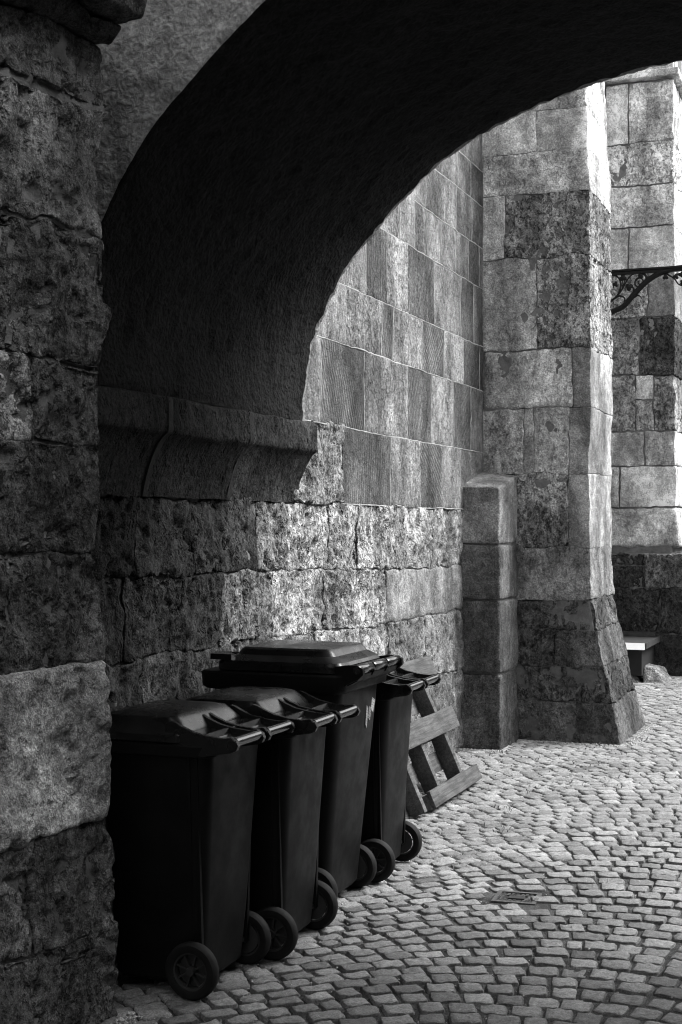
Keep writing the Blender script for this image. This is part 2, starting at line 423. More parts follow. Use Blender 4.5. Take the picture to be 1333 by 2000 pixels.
for i in order[300:]:
    x, y, z, rz, sx, sy, tx, ty, vi, tone = cobs[i]; Vv, Qv = VAR[vi]
    c, s = math.cos(rz), math.sin(rz); px_, py_ = Vv[:, 0]*sx, Vv[:, 1]*sy
    VV.append(np.stack([x+c*px_-s*py_, y+s*px_+c*py_, z+Vv[:, 2]+tx*py_-ty*px_], 1)); QQ.append(Qv+base); base += len(Vv)
    TT.append(np.full(len(Vv), tone, np.float32))
me = fast_mesh('cobbles_beyond', np.concatenate(VV), np.concatenate(QQ))
at = me.attributes.new('tone', 'FLOAT', 'POINT'); at.data.foreach_set('value', np.concatenate(TT))
o = link('cobbles_beyond', me, COBBLE, pave, (ALB,)*3+(1,)); tag(o, kind='stuff')

# ------------------------------------------------------------------ church wall (face x = -2.87)
WX = -2.87
wall = empty('church_wall', (WX, 7.5, 0)); tag(wall, 'tall ashlar stone wall running behind the bins and the leaning pallet', 'wall')
def attach(o, parent):       # keep world-space coordinates under a moved parent
    o.parent = parent; o.matrix_parent_inverse = Matrix.Translation(-Vector(parent.location)); return o
def mortar_core(name, c8, parent, tone=.25, h=.06, amp=.005, wob=0.):
    o = link(name, stone_mesh(c8, h=h, r=.01, amp=amp, freq=8, wob=wob, seed=99, maxseg=160), MORTAR, None, (tone, tone, tone, 1)); attach(o, parent); return o
mortar_core('mortar', box8(WX-.6, WX-.0055, 6.6, 15.9, 1.785, 6.0), wall, .36, .05, .0015, .006); mortar_core('mortar', box8(WX-.6, WX-.02, 4.3, 6.595, 1.75, 6.0), wall, .1, .05); [attach(link('mortar', stone_mesh(box8(WX-.3, WX-.011, y0, y1, -.1, 1.772), h=.016, r=.001, amp=.024, freq=9, pit=.010, wob=.02, seed=2, maxseg=130), MORTAR, None, (tn,)*3+(1,)), wall) for y0, y1, tn in ((4.3, 5.3, .05), (5.3, 6.2, .07), (6.2, 8.0, .2), (8.0, 10.6, .2))]  # mortar under the arch is darker: the shade there is painted into its tone
mortar_core('mortar', box8(WX-.6, WX-.05, 4.3, 15.9, -.2, 1.78), wall, .13, .06)
bm = bmesh.new(); bbox(bm, WX-.6, WX-.02, -9, 22, 6.0, 11.0); bbox(bm, WX-.6, WX-.02, 15.9, 22, -.2, 5.998)
attach(link('upper_wall', bm_mesh('upper_wall', bm), MORTAR, None, (.3, .3, .3, 1)), wall)
sid = [0]
def wall_stone(y0, y1, zb, zt, tone, h=.025, r=.004, amp=.0035, pit=0., proud=0., gap=.002, wob=.006, seed=None):
    """zb, zt: (z at y0, z at y1)"""
    sid[0] += 1; xf = WX + proud; xb = WX - .09
    y0 += gap; y1 -= gap
    c = [(xb, y0, zb[0]+gap), (xf, y0, zb[0]+gap), (xf, y1, zb[1]+gap), (xb, y1, zb[1]+gap),
         (xb, y0, zt[0]-gap), (xf, y0, zt[0]-gap), (xf, y1, zt[1]-gap), (xb, y1, zt[1]-gap)]
    attach(link('stone', stone_mesh(c, h=h, r=r, amp=amp, freq=9, pit=pit, wob=wob, seed=sid[0] if seed is None else seed), STONE, None, tone), wall)
Lt, Md, Dk = .245, .175, .11
def pointing(y0, y1, z0, z1, n):
    c = box8(WX-.05, WX+.0045, y0, y1, z0, z1)
    attach(link('mortar_joint', stone_mesh(c, h=.035, r=.002, amp=.004, freq=40, wob=.006, seed=n), MORTAR, None, (.40,)*3+(1,)), wall)
def row(z0, z1, ys, tones, **kw):
    pointing(ys[0], ys[-1], z0-.0035, z0+.0035, len(ys)+z0*7)
    for y in ys[1:-1]: pointing(y-.004, y+.004, z0+.006, z1-.006, y*3+z0)
    for (a, b), t in zip(zip(ys, ys[1:]), tones):
        wall_stone(a, b, (z0, z0), (z1, z1), t, proud=random.uniform(.0005, .006), **kw)
row(2.208, 2.687, [6.70, 7.196, 7.897, 8.717, 9.244, 9.792, 10.242, 10.60], [T(Lt, .2), T(Dk, 1., .2), T(Lt*.92, .15, .5), T(Dk, .8), T(Lt, .1, .4), T(Dk*.9, .6), T(Md, .7)])
row(1.767, 2.208, [7.545, 8.377, 8.99, 9.486, 9.965, 10.60], [T(Dk*1.1, .8, .25), T(Lt*.9, .1, .45), T(Dk, .8), T(Lt, .3), T(Md, .4)])
row(2.687, 3.027, [6.70, 7.586, 8.212, 8.437, 9.047, 9.536, 10.046, 10.489, 10.60], [T(Lt, .3), T(Lt*.9, .1, .7), T(Dk*1.1, .7), T(Lt, .1, .5), T(Dk, .9), T(Lt*.95, .2, .4), T(Dk, .8), T(Dk, .6)])
row(3.027, 3.475, [6.70, 7.45, 7.942, 8.308, 8.727, 9.315, 9.978, 10.328, 10.60], [T(Lt), T(Lt, .9), T(Dk, 1., .5), T(Lt, .2, .6), T(Dk*1.1, 1.), T(Lt*.85, .4), T(Dk*.8, .6), T(Md*.9, .5)])
row(3.475, 3.79, [6.70, 7.6, 8.1, 8.559, 8.857, 9.15, 9.473, 9.831, 10.185, 10.489, 10.60], [T(Lt), T(Md), T(Lt, .1, .6), T(Lt), T(Lt, .1, .5), T(Lt*1.05), T(Lt), T(Md), T(Dk), T(Md)])
row(3.79, 4.11, [6.70, 7.5, 8.3, 9.127, 9.548, 9.857, 10.27, 10.60], [T(Lt), T(Md), T(Lt), T(Md*.9, .2), T(Lt), T(Md*.9), T(Dk*1.1)])
row(4.11, 4.38, [6.70, 7.4, 8.4, 9.2, 9.897, 10.242, 10.60], [T(Md), T(Lt), T(Lt), T(Lt), T(Md), T(Dk)])
for z0, z1 in ((4.38, 4.72), (4.72, 5.1), (5.1, 5.55), (5.55, 6.0)):
    ys = [6.70]
    while ys[-1] < 10.0: ys.append(ys[-1]+random.uniform(.4, .8))
    ys[-1] = 10.60
    row(z0, z1, ys, [T(random.choice((Lt, Lt, Md)), random.random()*.4) for _ in ys])
# rough, crumbling courses behind the bins; shade under the arch painted into stone tones
j3 = lambda y: float(np.interp(y, [4.5, 5.5, 6.5, 8.3, 9.9], [1.43, 1.425, 1.42, 1.376, 1.355]))
j4 = lambda y: float(np.interp(y, [4.5, 6.6, 8.1, 9.8], [1.10, 1.08, 1.033, 1.02]))
rough = dict(h=.014, r=.008, amp=.024, pit=.018, wob=.02, gap=.001, seed=2)
def rrow(zb, zt, ys, tones, up=0., **kw):
    k = dict(rough); k.update(kw)
    for (a, b), t in zip(zip(ys, ys[1:]), tones):
        kk = dict(k)
        if t[2] < .35: kk.update(amp=.006, pit=.0, h=.025, r=.014)
        wall_stone(a, b, (zb(a), zb(b)), (zt(a), zt(b)), t, proud=up+random.uniform(-.003, .005), **kk)
one = lambda z: (lambda y: z)
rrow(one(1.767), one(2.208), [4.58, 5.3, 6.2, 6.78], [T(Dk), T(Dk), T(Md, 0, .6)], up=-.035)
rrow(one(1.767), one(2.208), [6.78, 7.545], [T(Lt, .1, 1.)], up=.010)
rrow(j3, one(1.767), [4.58, 5.15, 5.67, 6.337, 6.716, 7.319, 7.8, 8.664, 9.3, 10.1], [T(.045, 0, .7), T(.05, 0, .7), T(.07, 0, .9), T(.22, .1, .9), T(.4, .1, 1.), T(.42, .1, 1.), T(.46, 0, .9), T(.37, .2, .7), T(.33, .2, .6)])  # tones fall towards the near end, carrying the arch's shade in the albedo
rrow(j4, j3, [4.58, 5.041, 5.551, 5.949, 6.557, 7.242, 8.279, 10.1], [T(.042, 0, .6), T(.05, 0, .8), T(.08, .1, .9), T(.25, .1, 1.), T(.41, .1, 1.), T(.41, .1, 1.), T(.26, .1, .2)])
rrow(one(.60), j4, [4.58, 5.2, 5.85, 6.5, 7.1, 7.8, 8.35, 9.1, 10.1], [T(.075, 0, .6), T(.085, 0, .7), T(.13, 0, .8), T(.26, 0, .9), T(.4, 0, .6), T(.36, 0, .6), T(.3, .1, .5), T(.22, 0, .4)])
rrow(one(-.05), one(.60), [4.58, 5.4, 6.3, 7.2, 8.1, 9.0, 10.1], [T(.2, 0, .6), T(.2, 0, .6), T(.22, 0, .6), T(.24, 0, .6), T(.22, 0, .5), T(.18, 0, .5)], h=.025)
# the bay between the buttresses
z = 0.
while z < 5.6:
    z1 = z + random.uniform(.36, .5); y = 11.4
    while y < 15.6:
        y1 = min(y + random.uniform(.5, .9), 15.75)
        wall_stone(y, y1, (z, z), (z1, z1), T(random.uniform(.18, .36), random.random()*.3, random.random()*.6), h=.06)
        y = y1
    z = z1

# ------------------------------------------------------------------ small stone pillar in the corner
pil = empty('corner_pillar', (-2.74, 10.3, 0)); tag(pil, 'short square stone pillar with sloping top between wall and buttress', 'pillar')
pz = [-.05, .553, 1.096, 1.507]
for (a, b), t in zip(zip(pz, pz[1:]), (T(.11, .1, .5), T(.13, .1, .3), T(.14, .15, .3))):
    sid[0] += 1; f = .012*max(0, (.56-a))
    c = [(-2.90, 10.04-f, a+.006), (-2.585+f, 10.04-f, a+.006), (-2.585+f, 10.59, a+.006), (-2.90, 10.59, a+.006),
         (-2.90, 10.045, b-.006), (-2.592, 10.045, b-.006), (-2.592, 10.59, b-.006), (-2.90, 10.59, b-.006)]
    attach(link('stone', stone_mesh(c, h=.02, r=.016, amp=.007, wob=.006, seed=sid[0]), STONE, None, t), pil)
c = [(-2.90, 10.045, 1.513), (-2.594, 10.045, 1.513), (-2.594, 10.59, 1.513), (-2.90, 10.59, 1.513),
     (-2.90, 10.045, 1.94), (-2.594, 10.045, 1.925), (-2.594, 10.59, 2.03), (-2.90, 10.59, 2.07)]
attach(link('cap_stone', stone_mesh(c, h=.02, r=.014, amp=.006, wob=.005, seed=401), STONE, None, T(.23, .1, .3)), pil)
mortar_core('mortar', box8(-2.89, -2.605, 10.06, 10.585, -.05, 1.7), pil, .12)

# ------------------------------------------------------------------ buttresses
XR = [(0, -1.80), (.30, -1.872), (.59, -1.931), (.85, -1.988), (1.09, -2.024), (1.75, -2.047), (2.5, -2.03), (4.3, -2.035), (4.96, -2.078), (6.5, -2.12), (9, -2.2)]
YB = [(0, 11.79), (.7, 11.63), (1.17, 11.535), (1.46, 11.53), (6.5, 11.47), (9, 11.45)]
but = empty('stone_buttress', (-2.4, 11.0, 0)); tag(but, 'pale stone buttress flaring out at its foot beside the short pillar', 'buttress', 'buttresses along the church wall')
XL = -2.88
def bstone(z0, z1, x0, x1, tone, parent, yf=10.6, tab=XR, ytab=YB, dy=0., gap=.0008, **kw):
    """x1 None: the stone forms the right-hand corner and follows the flare"""
    sid[0] += 1; a, b = z0+gap, z1-gap
    def xr(z, x1=x1): return lerp_tab(tab, z) if x1 is None else x1-gap
    def yb(z): return lerp_tab(ytab, z)+dy if x1 is None else yf+.5
    yoff = random.uniform(-.006, .006); y = yf+yoff
    c = [(x0+gap, y, a), (xr(z0), y, a), (xr(z0), yb(z0), a), (x0+gap, yb(z0), a), (x0+gap, y, b), (xr(z1), y, b), (xr(z1), yb(z1), b), (x0+gap, yb(z1), b)]
    k = dict(h=.02, r=.004, amp=.010, wob=.018); k.update(kw)
    attach(link('stone', stone_mesh(c, seed=sid[0], **k), STONE, None, tone), parent)
RG = dict(amp=.022, pit=.018, h=.016, r=.005, wob=.020)
SM = dict(amp=.006, h=.025, r=.0035, wob=.016)
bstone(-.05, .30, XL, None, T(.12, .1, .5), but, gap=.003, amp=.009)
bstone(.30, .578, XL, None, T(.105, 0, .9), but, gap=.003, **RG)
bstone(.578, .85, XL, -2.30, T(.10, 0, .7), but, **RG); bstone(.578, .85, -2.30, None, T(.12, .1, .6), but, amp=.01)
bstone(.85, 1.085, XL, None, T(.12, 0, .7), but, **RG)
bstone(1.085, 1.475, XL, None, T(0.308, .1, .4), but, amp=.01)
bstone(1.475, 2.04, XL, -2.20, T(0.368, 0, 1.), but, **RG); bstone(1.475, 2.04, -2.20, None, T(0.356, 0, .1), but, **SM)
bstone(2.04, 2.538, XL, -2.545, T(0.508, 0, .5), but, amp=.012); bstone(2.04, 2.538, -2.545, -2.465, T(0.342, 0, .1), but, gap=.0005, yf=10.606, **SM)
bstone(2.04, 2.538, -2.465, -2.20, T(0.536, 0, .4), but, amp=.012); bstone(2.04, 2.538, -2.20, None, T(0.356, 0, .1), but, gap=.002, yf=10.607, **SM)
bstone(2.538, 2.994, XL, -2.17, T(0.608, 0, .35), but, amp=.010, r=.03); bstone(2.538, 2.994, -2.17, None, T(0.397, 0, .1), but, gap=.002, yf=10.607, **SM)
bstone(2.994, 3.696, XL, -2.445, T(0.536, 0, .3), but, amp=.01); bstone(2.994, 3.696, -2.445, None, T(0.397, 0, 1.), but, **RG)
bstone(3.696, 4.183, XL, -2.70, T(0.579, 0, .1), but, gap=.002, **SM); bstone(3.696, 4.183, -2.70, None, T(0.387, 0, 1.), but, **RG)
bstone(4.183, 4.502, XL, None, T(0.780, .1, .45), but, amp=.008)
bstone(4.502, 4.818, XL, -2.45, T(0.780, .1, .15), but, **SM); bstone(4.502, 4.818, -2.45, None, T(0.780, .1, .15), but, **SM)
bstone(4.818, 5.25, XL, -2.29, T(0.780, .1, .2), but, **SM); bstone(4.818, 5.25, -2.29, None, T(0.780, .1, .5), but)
for z0, z1 in ((5.25, 5.7), (5.7, 6.2), (6.2, 6.7), (6.7, 7.3)):
    m = random.uniform(-2.6, -2.3); bstone(z0, z1, XL, m, T(0.720), but, h=.06); bstone(z0, z1, m, None, T(0.720), but, h=.06)
mortar_core('mortar', [(-2.95, 10.615, -.1), (-1.83, 10.615, -.1), (-1.83, 11.7, -.1), (-2.95, 11.7, -.1), (-2.95, 10.615, 1.1), (-2.05, 10.615, 1.1), (-2.05, 11.5, 1.1), (-2.95, 11.5, 1.1)], but, .14)
mortar_core('mortar', [(-2.95, 10.611, 1.1), (-2.058, 10.611, 1.1), (-2.06, 11.5, 1.1), (-2.95, 11.5, 1.1), (-2.95, 10.615, 7.2), (-2.13, 10.615, 7.2), (-2.13, 11.45, 7.2), (-2.95, 11.45, 7.2)], but, .17)

but2 = empty('stone_buttress', (-2.4, 16.4, 0)); tag(but2, 'farther stone buttress with dark mossy patches behind the iron bracket', 'buttress', 'buttresses along the church wall')
X2 = [(0, -1.75), (1.35, -1.85), (1.40, -2.10), (6.5, -2.13), (9, -2.2)]; Y2 = [(0, 17.0), (9, 16.8)]
def b2(z0, z1, x0, x1, tone, yf=15.9, **kw): bstone(z0, z1, x0, x1, tone, but2, yf=yf, tab=X2, ytab=Y2, gap=.008, **kw)
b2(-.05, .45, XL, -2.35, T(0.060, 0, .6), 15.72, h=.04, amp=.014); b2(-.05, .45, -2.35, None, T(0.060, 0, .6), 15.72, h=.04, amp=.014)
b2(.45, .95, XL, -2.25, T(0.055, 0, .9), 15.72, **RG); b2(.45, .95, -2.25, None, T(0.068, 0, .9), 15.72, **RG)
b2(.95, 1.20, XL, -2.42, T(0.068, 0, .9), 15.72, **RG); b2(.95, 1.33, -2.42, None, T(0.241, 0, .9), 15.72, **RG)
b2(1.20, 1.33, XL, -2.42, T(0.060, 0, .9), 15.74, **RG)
b2(1.392, 1.85, XL, None, T(0.800, 0, .35), amp=.01, r=.03)
b2(1.85, 2.308, XL, -2.724, T(0.800, 0, .3)); b2(1.85, 2.308, -2.724, None, T(0.800, 0, .1), **SM)
b2(2.308, 2.692, XL, -2.45, T(0.800, 0, .2)); b2(2.308, 2.692, -2.45, None, T(0.800, 0, .4))
b2(2.692, 3.322, XL, -2.55, T(0.690, 0, .8), **RG); b2(3.05, 3.322, -2.55, -2.34, T(0.764, 0, .2), **SM); b2(2.692, 3.322, -2.34, None, T(0.402, 0, 1.), **RG); b2(2.692, 3.05, -2.55, -2.34, T(0.662, 0, .7), **RG)
b2(3.322, 3.969, XL, -2.5, T(0.481, 0, .9), **RG); b2(3.322, 3.969, -2.5, None, T(0.098, 0, 1.), **RG)
b2(3.969, 4.501, XL, -2.41, T(0.714, 0, 1.), **RG); b2(3.969, 4.501, -2.41, None, T(0.342, .1, .2), **SM)
b2(4.501, 4.982, XL, -2.621, T(0.800, 0, .1), **SM); b2(4.501, 4.982, -2.621, None, T(0.800, 0, .15), **SM)
b2(4.982, 5.45, XL, None, T(0.800, 0, .5), amp=.01); b2(5.45, 5.92, XL, None, T(0.800, 0, .8), **RG)
b2(5.92, 6.60, XL, -2.62, T(0.800, 0, .1), **SM); b2(5.92, 6.60, -2.62, None, T(0.800, 0, .5))
sid[0] += 1
attach(link('ledge_stone', stone_mesh(box8(-2.9, -2.06, 15.8, 16.9, 6.615, 6.70), h=.04, r=.015, amp=.006, seed=77), STONE, None, T(0.800, 0, .3)), but2)
b2(6.70, 7.3, XL, None, T(0.800)); b2(7.3, 8.0, XL, None, T(0.800))
mortar_core('mortar', box8(-2.95, -2.14, 15.92, 16.75, -.1, 7.9), but2, .2, .08); mortar_core('mortar', box8(-2.95, -1.86, 15.745, 16.8, -.1, 1.33), but2, .13, .08)

# ------------------------------------------------------------------ foreground pier (left edge of the picture)
pier = empty('stone_pier', (-2.8, 3.6, 0)); tag(pier, 'rough pitted stone pier in shade beside the nearest bin', 'pier')
PE = 4.16
PF = [(0, -2.385), (.25, -2.40), (.65, -2.43), (.95, -2.435), (1.2, -2.445), (1.6, -2.472), (2.2, -2.462), (2.6, -2.45), (3.3, -2.45), (9, -2.45)]
def pst(z0, z1, y0, y1, tone, out=0., gap=.0005, **kw):
    sid[0] += 1
    def xf(y, z): return lerp_tab(PF, z) - .16*(PE-y) + out
    g0 = 0 if y1 >= PE-.01 else gap
    c = [(-3.4, y0+gap, z0+gap), (xf(y0, z0), y0+gap, z0+gap), (xf(y1, z0), y1-g0, z0+gap), (-3.4, y1-g0, z0+gap),
         (-3.4, y0+gap, z1-gap), (xf(y0, z1), y0+gap, z1-gap), (xf(y1, z1), y1-g0, z1-gap), (-3.4, y1-g0, z1-gap)]
    k = dict(h=.011, r=.006, amp=.026, pit=.018, wob=.02, maxseg=75, seed=3); k.update(kw)
    attach(link('stone', stone_mesh(c, **k), STONE, None, tone), pier)
pst(-.08, .30, 2.9, PE, T(0.126, 0, .8), gap=.0005); pst(.30, .64, 2.9, 3.78, T(0.183, 0, 1.), gap=.002); pst(.30, .665, 3.78, PE, T(0.160, 0, .7), gap=.002)
pst(.655, 1.185, 2.9, PE, T(0.486, 0, .4), out=.018, amp=.020, pit=.012, freq=9, r=.012, gap=.0015)
pst(1.19, 1.56, 2.9, 3.75, T(0.148, 0, 1.)); pst(1.19, 1.56, 3.75, PE, T(0.138, 0, .9))
pst(1.56, 1.91, 2.9, PE, T(0.126, 0, .9)); pst(1.91, 2.18, 2.9, 3.82, T(0.274, 0, 1.)); pst(1.91, 2.18, 3.82, PE, T(0.160, 0, .8))
pst(2.18, 2.62, 2.9, PE, T(0.126, 0, .9)); pst(2.625, 3.06, 2.9, 3.62, T(0.148, 0, .7)); pst(2.625, 3.04, 3.62, PE, T(0.229, 0, .6), amp=.018)
pst(3.06, 3.27, 2.9, PE, T(0.114, 0, .6), amp=.012)
attach(link('moulding', stone_mesh([(-3.4, 2.4, 3.275), (-2.70, 2.4, 3.275), (-2.41, PE, 3.275), (-3.4, PE, 3.275), (-3.4, 2.4, 3.34), (-2.66, 2.4, 3.34), (-2.37, PE, 3.34), (-3.4, PE, 3.34)], h=.015, r=.012, amp=.016, pit=.01, wob=.02, seed=3), STONE, None, T(.09, 0, .6)), pier)
attach(link('cornice', stone_mesh([(-3.4, 2.4, 3.345), (-2.60, 2.4, 3.345), (-2.30, PE, 3.345), (-3.4, PE, 3.345), (-3.4, 2.4, 3.5), (-2.54, 2.4, 3.5), (-2.24, PE, 3.5), (-3.4, PE, 3.5)], h=.015, r=.012, amp=.016, pit=.01, wob=.02, seed=3), STONE, None, T(.09, 0, .6)), pier)
bm = bmesh.new(); bbox(bm, -3.4, -2.66, -9, 2.9, -.1, 6.0)
attach(link('lane_wall', bm_mesh('lane_wall', bm), MORTAR, None, (.25, .25, .25, 1)), pier)
bm = bmesh.new(); bbox(bm, -3.4, -2.62, 2.905, PE-.02, 3.5, 6.0)
attach(link('upper_masonry', bm_mesh('upper_masonry', bm), MORTAR, None, (.25, .25, .25, 1)), pier)
PZ = [-.05, .25, .65, .95, 1.2, 1.6, 2.2, 2.6, 3.27]
for z0, z1 in zip(PZ, PZ[1:]):
    def xf(y, z): return lerp_tab(PF, z) - .16*(PE-y) - .009
    c = [(-3.3, 2.95, z0), (xf(2.95, z0), 2.95, z0), (xf(PE, z0), PE-.009, z0), (-3.3, PE-.009, z0), (-3.3, 2.95, z1), (xf(2.95, z1), 2.95, z1), (xf(PE, z1), PE-.009, z1), (-3.3, PE-.009, z1)]
    attach(link('mortar', stone_mesh(c, h=.014, r=.001, amp=.026, freq=9, pit=.01, wob=.02, seed=3, maxseg=60), MORTAR, None, (.15,)*3+(1,)), pier)

# ------------------------------------------------------------------ archway
arch = empty('stucco_archway', (-.6, 5.7, 0)); tag(arch, 'dark rough-stuccoed round archway spanning the lane above the bins', 'archway')
AP = [(-2.80, 2.19), (-2.79, 2.40), (-2.73, 2.65), (-2.57, 2.955), (-2.40, 3.16), (-2.07, 3.455), (-1.82, 3.60), (-1.571, 3.70), (-1.22, 3.795), (-.87, 3.845), (-.6, 3.855)]
AP = AP + [(-1.2-x, z) for x, z in AP[-2::-1]]
def catmull(pts, n):
    P = [np.array(pts[0])*2-np.array(pts[1])] + [np.array(p) for p in pts] + [np.array(pts[-1])*2-np.array(pts[-2])]
    out = []
    for i in range(1, len(P)-2):
        for k in range(n):
            t = k/n
            out.append(.5*((2*P[i])+(-P[i-1]+P[i+1])*t+(2*P[i-1]-5*P[i]+4*P[i+1]-P[i+2])*t*t+(-P[i-1]+3*P[i]-3*P[i+1]+P[i+2])*t**3))
    out.append(P[-2]); return np.array(out)
prof = catmull(AP, 12)
d = np.r_[0, np.cumsum(np.linalg.norm(np.diff(prof, axis=0), axis=1))]; ns = 240
sarr = np.linspace(0, d[-1], ns); prof = np.stack([np.interp(sarr, d, prof[:, k]) for k in (0, 1)], 1)
cen = np.array([-.6, 2.19]); dirv = prof-cen
kx = 2.75/np.maximum(np.abs(dirv[:, 0]), 1e-6); kz = 2.72/np.maximum(dirv[:, 1], 1e-6); sc = np.minimum(kx, kz)
outer = cen + dirv*sc[:, None]
tan = np.gradient(prof, axis=0); tan /= np.linalg.norm(tan, axis=1, keepdims=True); nout = np.stack([-tan[:, 1], tan[:, 0]], 1)   # away from the opening
YN, YF, RR = 4.54, 6.82, .035
rows = []; nrm = []
for t in np.linspace(1, 0, 46)[:-1]:
    tt = t**1.6; base = prof + nout*RR
    p = base + (outer-base)*tt; rows.append(np.c_[p[:, 0], np.full(ns, YN), p[:, 1]]); nrm.append(np.tile([0, -1, 0], (ns, 1)))
for a in np.linspace(0, 90, 5):
    p = prof + nout*RR*(1-math.sin(R(a))); y = YN+RR*(1-math.cos(R(a)))
    rows.append(np.c_[p[:, 0], np.full(ns, y), p[:, 1]]); nn = np.c_[-nout[:, 0]*math.sin(R(a)), np.full(ns, -math.cos(R(a))), -nout[:, 1]*math.sin(R(a))]; nrm.append(nn)
for y in np.linspace(YN+RR, YF-.02, 90)[1:]:
    rows.append(np.c_[prof[:, 0], np.full(ns, y), prof[:, 1]]); nrm.append(np.c_[-nout[:, 0], np.zeros(ns), -nout[:, 1]])
for t in np.linspace(0, 1, 12):
    base = prof + nout*.02; p = base+(outer-base)*t; rows.append(np.c_[p[:, 0], np.full(ns, YF), p[:, 1]]); nrm.append(np.tile([0, 1, 0], (ns, 1)))
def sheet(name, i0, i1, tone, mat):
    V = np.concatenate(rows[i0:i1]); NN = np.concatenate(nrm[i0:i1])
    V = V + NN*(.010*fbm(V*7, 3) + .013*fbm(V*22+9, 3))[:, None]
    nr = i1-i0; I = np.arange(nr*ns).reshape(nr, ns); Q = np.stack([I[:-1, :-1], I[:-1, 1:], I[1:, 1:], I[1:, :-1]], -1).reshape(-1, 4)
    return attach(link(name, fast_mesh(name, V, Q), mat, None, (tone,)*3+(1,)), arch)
sheet('spandrel', 0, 48, .37, STUCCO); so = sheet('soffit', 47, 47+91, .018, STUCCO); sheet('rear_face', 47+90, len(rows), .26, STUCCO)  # soffit colour near black: shade under the arch is put into it
so['label'] = 'rough plaster underside of the arch with shade painted into its colour'
bm = bmesh.new(); bbox(bm, -3.35, 2.6, YN, YF, 4.9, 5.4); attach(link('upper_storey', bm_mesh('upper_storey', bm), STUCCO, None, (.24, .24, .24, 1)), arch)
bm = bmesh.new(); bbox(bm, 1.6, 2.6, YN+.002, YF-.002, -.1, 2.19); attach(link('jamb', bm_mesh('jamb', bm), STUCCO, None, (.24, .24, .24, 1)), arch)
# impost corbel: three hollow-moulded stones, the arch's shade painted into their dark tones
def corbel_profile():
    p = [(-2.90, 2.185), (-2.748, 2.18), (-2.740, 2.17), (-2.738, 2.045), (-2.745, 2.03)]
    for k in range(1, 9):
        a = R(90*k/8); p.append((-2.75-.112*(.45*math.sin(a)+.55*k/8), 2.03-.262*(.55*(1-math.cos(a))+.45*k/8)))
    return np.array(p)
CPf = corbel_profile()
for (a, b), t in zip(((4.56, 5.185), (5.20, 5.99), (6.005, 6.83)), (.026, .03, .045)):
    dd = np.r_[0, np.cumsum(np.linalg.norm(np.diff(CPf, axis=0), axis=1))]; m = 46; ss = np.linspace(0, dd[-1], m)
    pp = np.stack([np.interp(ss, dd, CPf[:, k]) for k in (0, 1)], 1); yy = np.linspace(a, b, 50)
    rws = [np.c_[np.full(m, -2.9), np.full(m, a), pp[:, 1]]] + [np.c_[pp[:, 0], np.full(m, y), pp[:, 1]] for y in yy] + [np.c_[np.full(m, -2.9), np.full(m, b), pp[:, 1]]]
    V = np.concatenate(rws); V[:, 0] += .010*fbm(V*7+a, 5, .6) - .005*sstep(.15, .4, fbm(V*15+3, 3)); V[:, 2] += .010*fbm(V*6+30, 4, .6); I = np.arange(len(V)).reshape(-1, m)
    Q = np.stack([I[:-1, :-1], I[1:, :-1], I[1:, 1:], I[:-1, 1:]], -1).reshape(-1, 4)
    me = fast_mesh('impost_stone', V, Q[:, ::-1]); me.set_sharp_from_angle(angle=R(50))
    attach(link('impost_stone', me, STONE, None, T(t, 0, .8)), arch)
m = len(CPf)
for a in (5.192, 5.997):
    bm = bmesh.new(); prism_y(bm, [(x+.004, z) for x, z in CPf] + [(-2.9, 1.78)], a-.02, a+.02)
    attach(link('mortar_joint', bm_mesh('mortar_joint', bm), MORTAR, None, (.04, .04, .04, 1)), arch)

# ------------------------------------------------------------------ unseen houses added round lane and yard to block sky light
def house(name, label, boxes, wins, tone):
    h = empty(name, (boxes[0][0], boxes[0][2], 0)); tag(h, label, 'building')
    bm = bmesh.new()
    for b in boxes: bbox(bm, *b)
    attach(link('wall', bm_mesh('wall', bm), STUCCO, None, (tone, tone, tone, 1)), h)
    for k, (x0, x1, y0, y1, z0, z1) in enumerate(wins):
        bm = bmesh.new(); bbox(bm, x0, x1, y0, y1, z0, z1); w = attach(link('window', bm_mesh('window', bm), DARKBOX), h)
        bm = bmesh.new()
        if x1-x0 < y1-y0: bbox(bm, x0-.03, x1, y0-.08, y1+.08, z0-.1, z0-.002)
        else: bbox(bm, x0-.08, x1+.08, y0, y1+.03, z0-.1, z0-.002)
        s_ = link('sill', bm_mesh('sill', bm), STONE, None, T(.3)); s_.parent = w
    return h
house('courtyard_sky_blocker', 'unseen plastered house added to limit low sky light from the open side of the yard', [(7.5, 13, 9.0, 30, -.1, 7.0)],
      [(7.485, 7.55, y, y+1., z, z+1.4) for y in (12, 16, 20, 24) for z in (1., 4.2)], .3)
house('yard_end_sky_blocker', 'unseen plastered house added to limit low sky light from the far end of the yard', [(-8, 7.4, 30.1, 36, -.1, 6.5)],
      [(x, x+1., 30.085, 30.15, z, z+1.4) for x in (-1, 2, 5) for z in (1., 4.0)], .3)
house('lane_light_blocker', 'unseen plain plastered house added opposite the pier to keep sky light off the lane', [(1.9, 6.0, -8, 4.535, -.1, 6.6)],
      [(1.885, 1.95, y, y+.8, z, z+1.2) for y in (-4, -1, 2) for z in (3.2,)], .22)
house('rear_light_blocker', 'unseen plastered house added across the lane behind the viewer to block sky light', [(-3.38, 1.89, -13.0, -9.0, -.1, 4.6)],
      [(x, x+.8, -9.05, -8.985, z, z+1.2) for x in (-2.2, .2) for z in (3.2,)], .22)

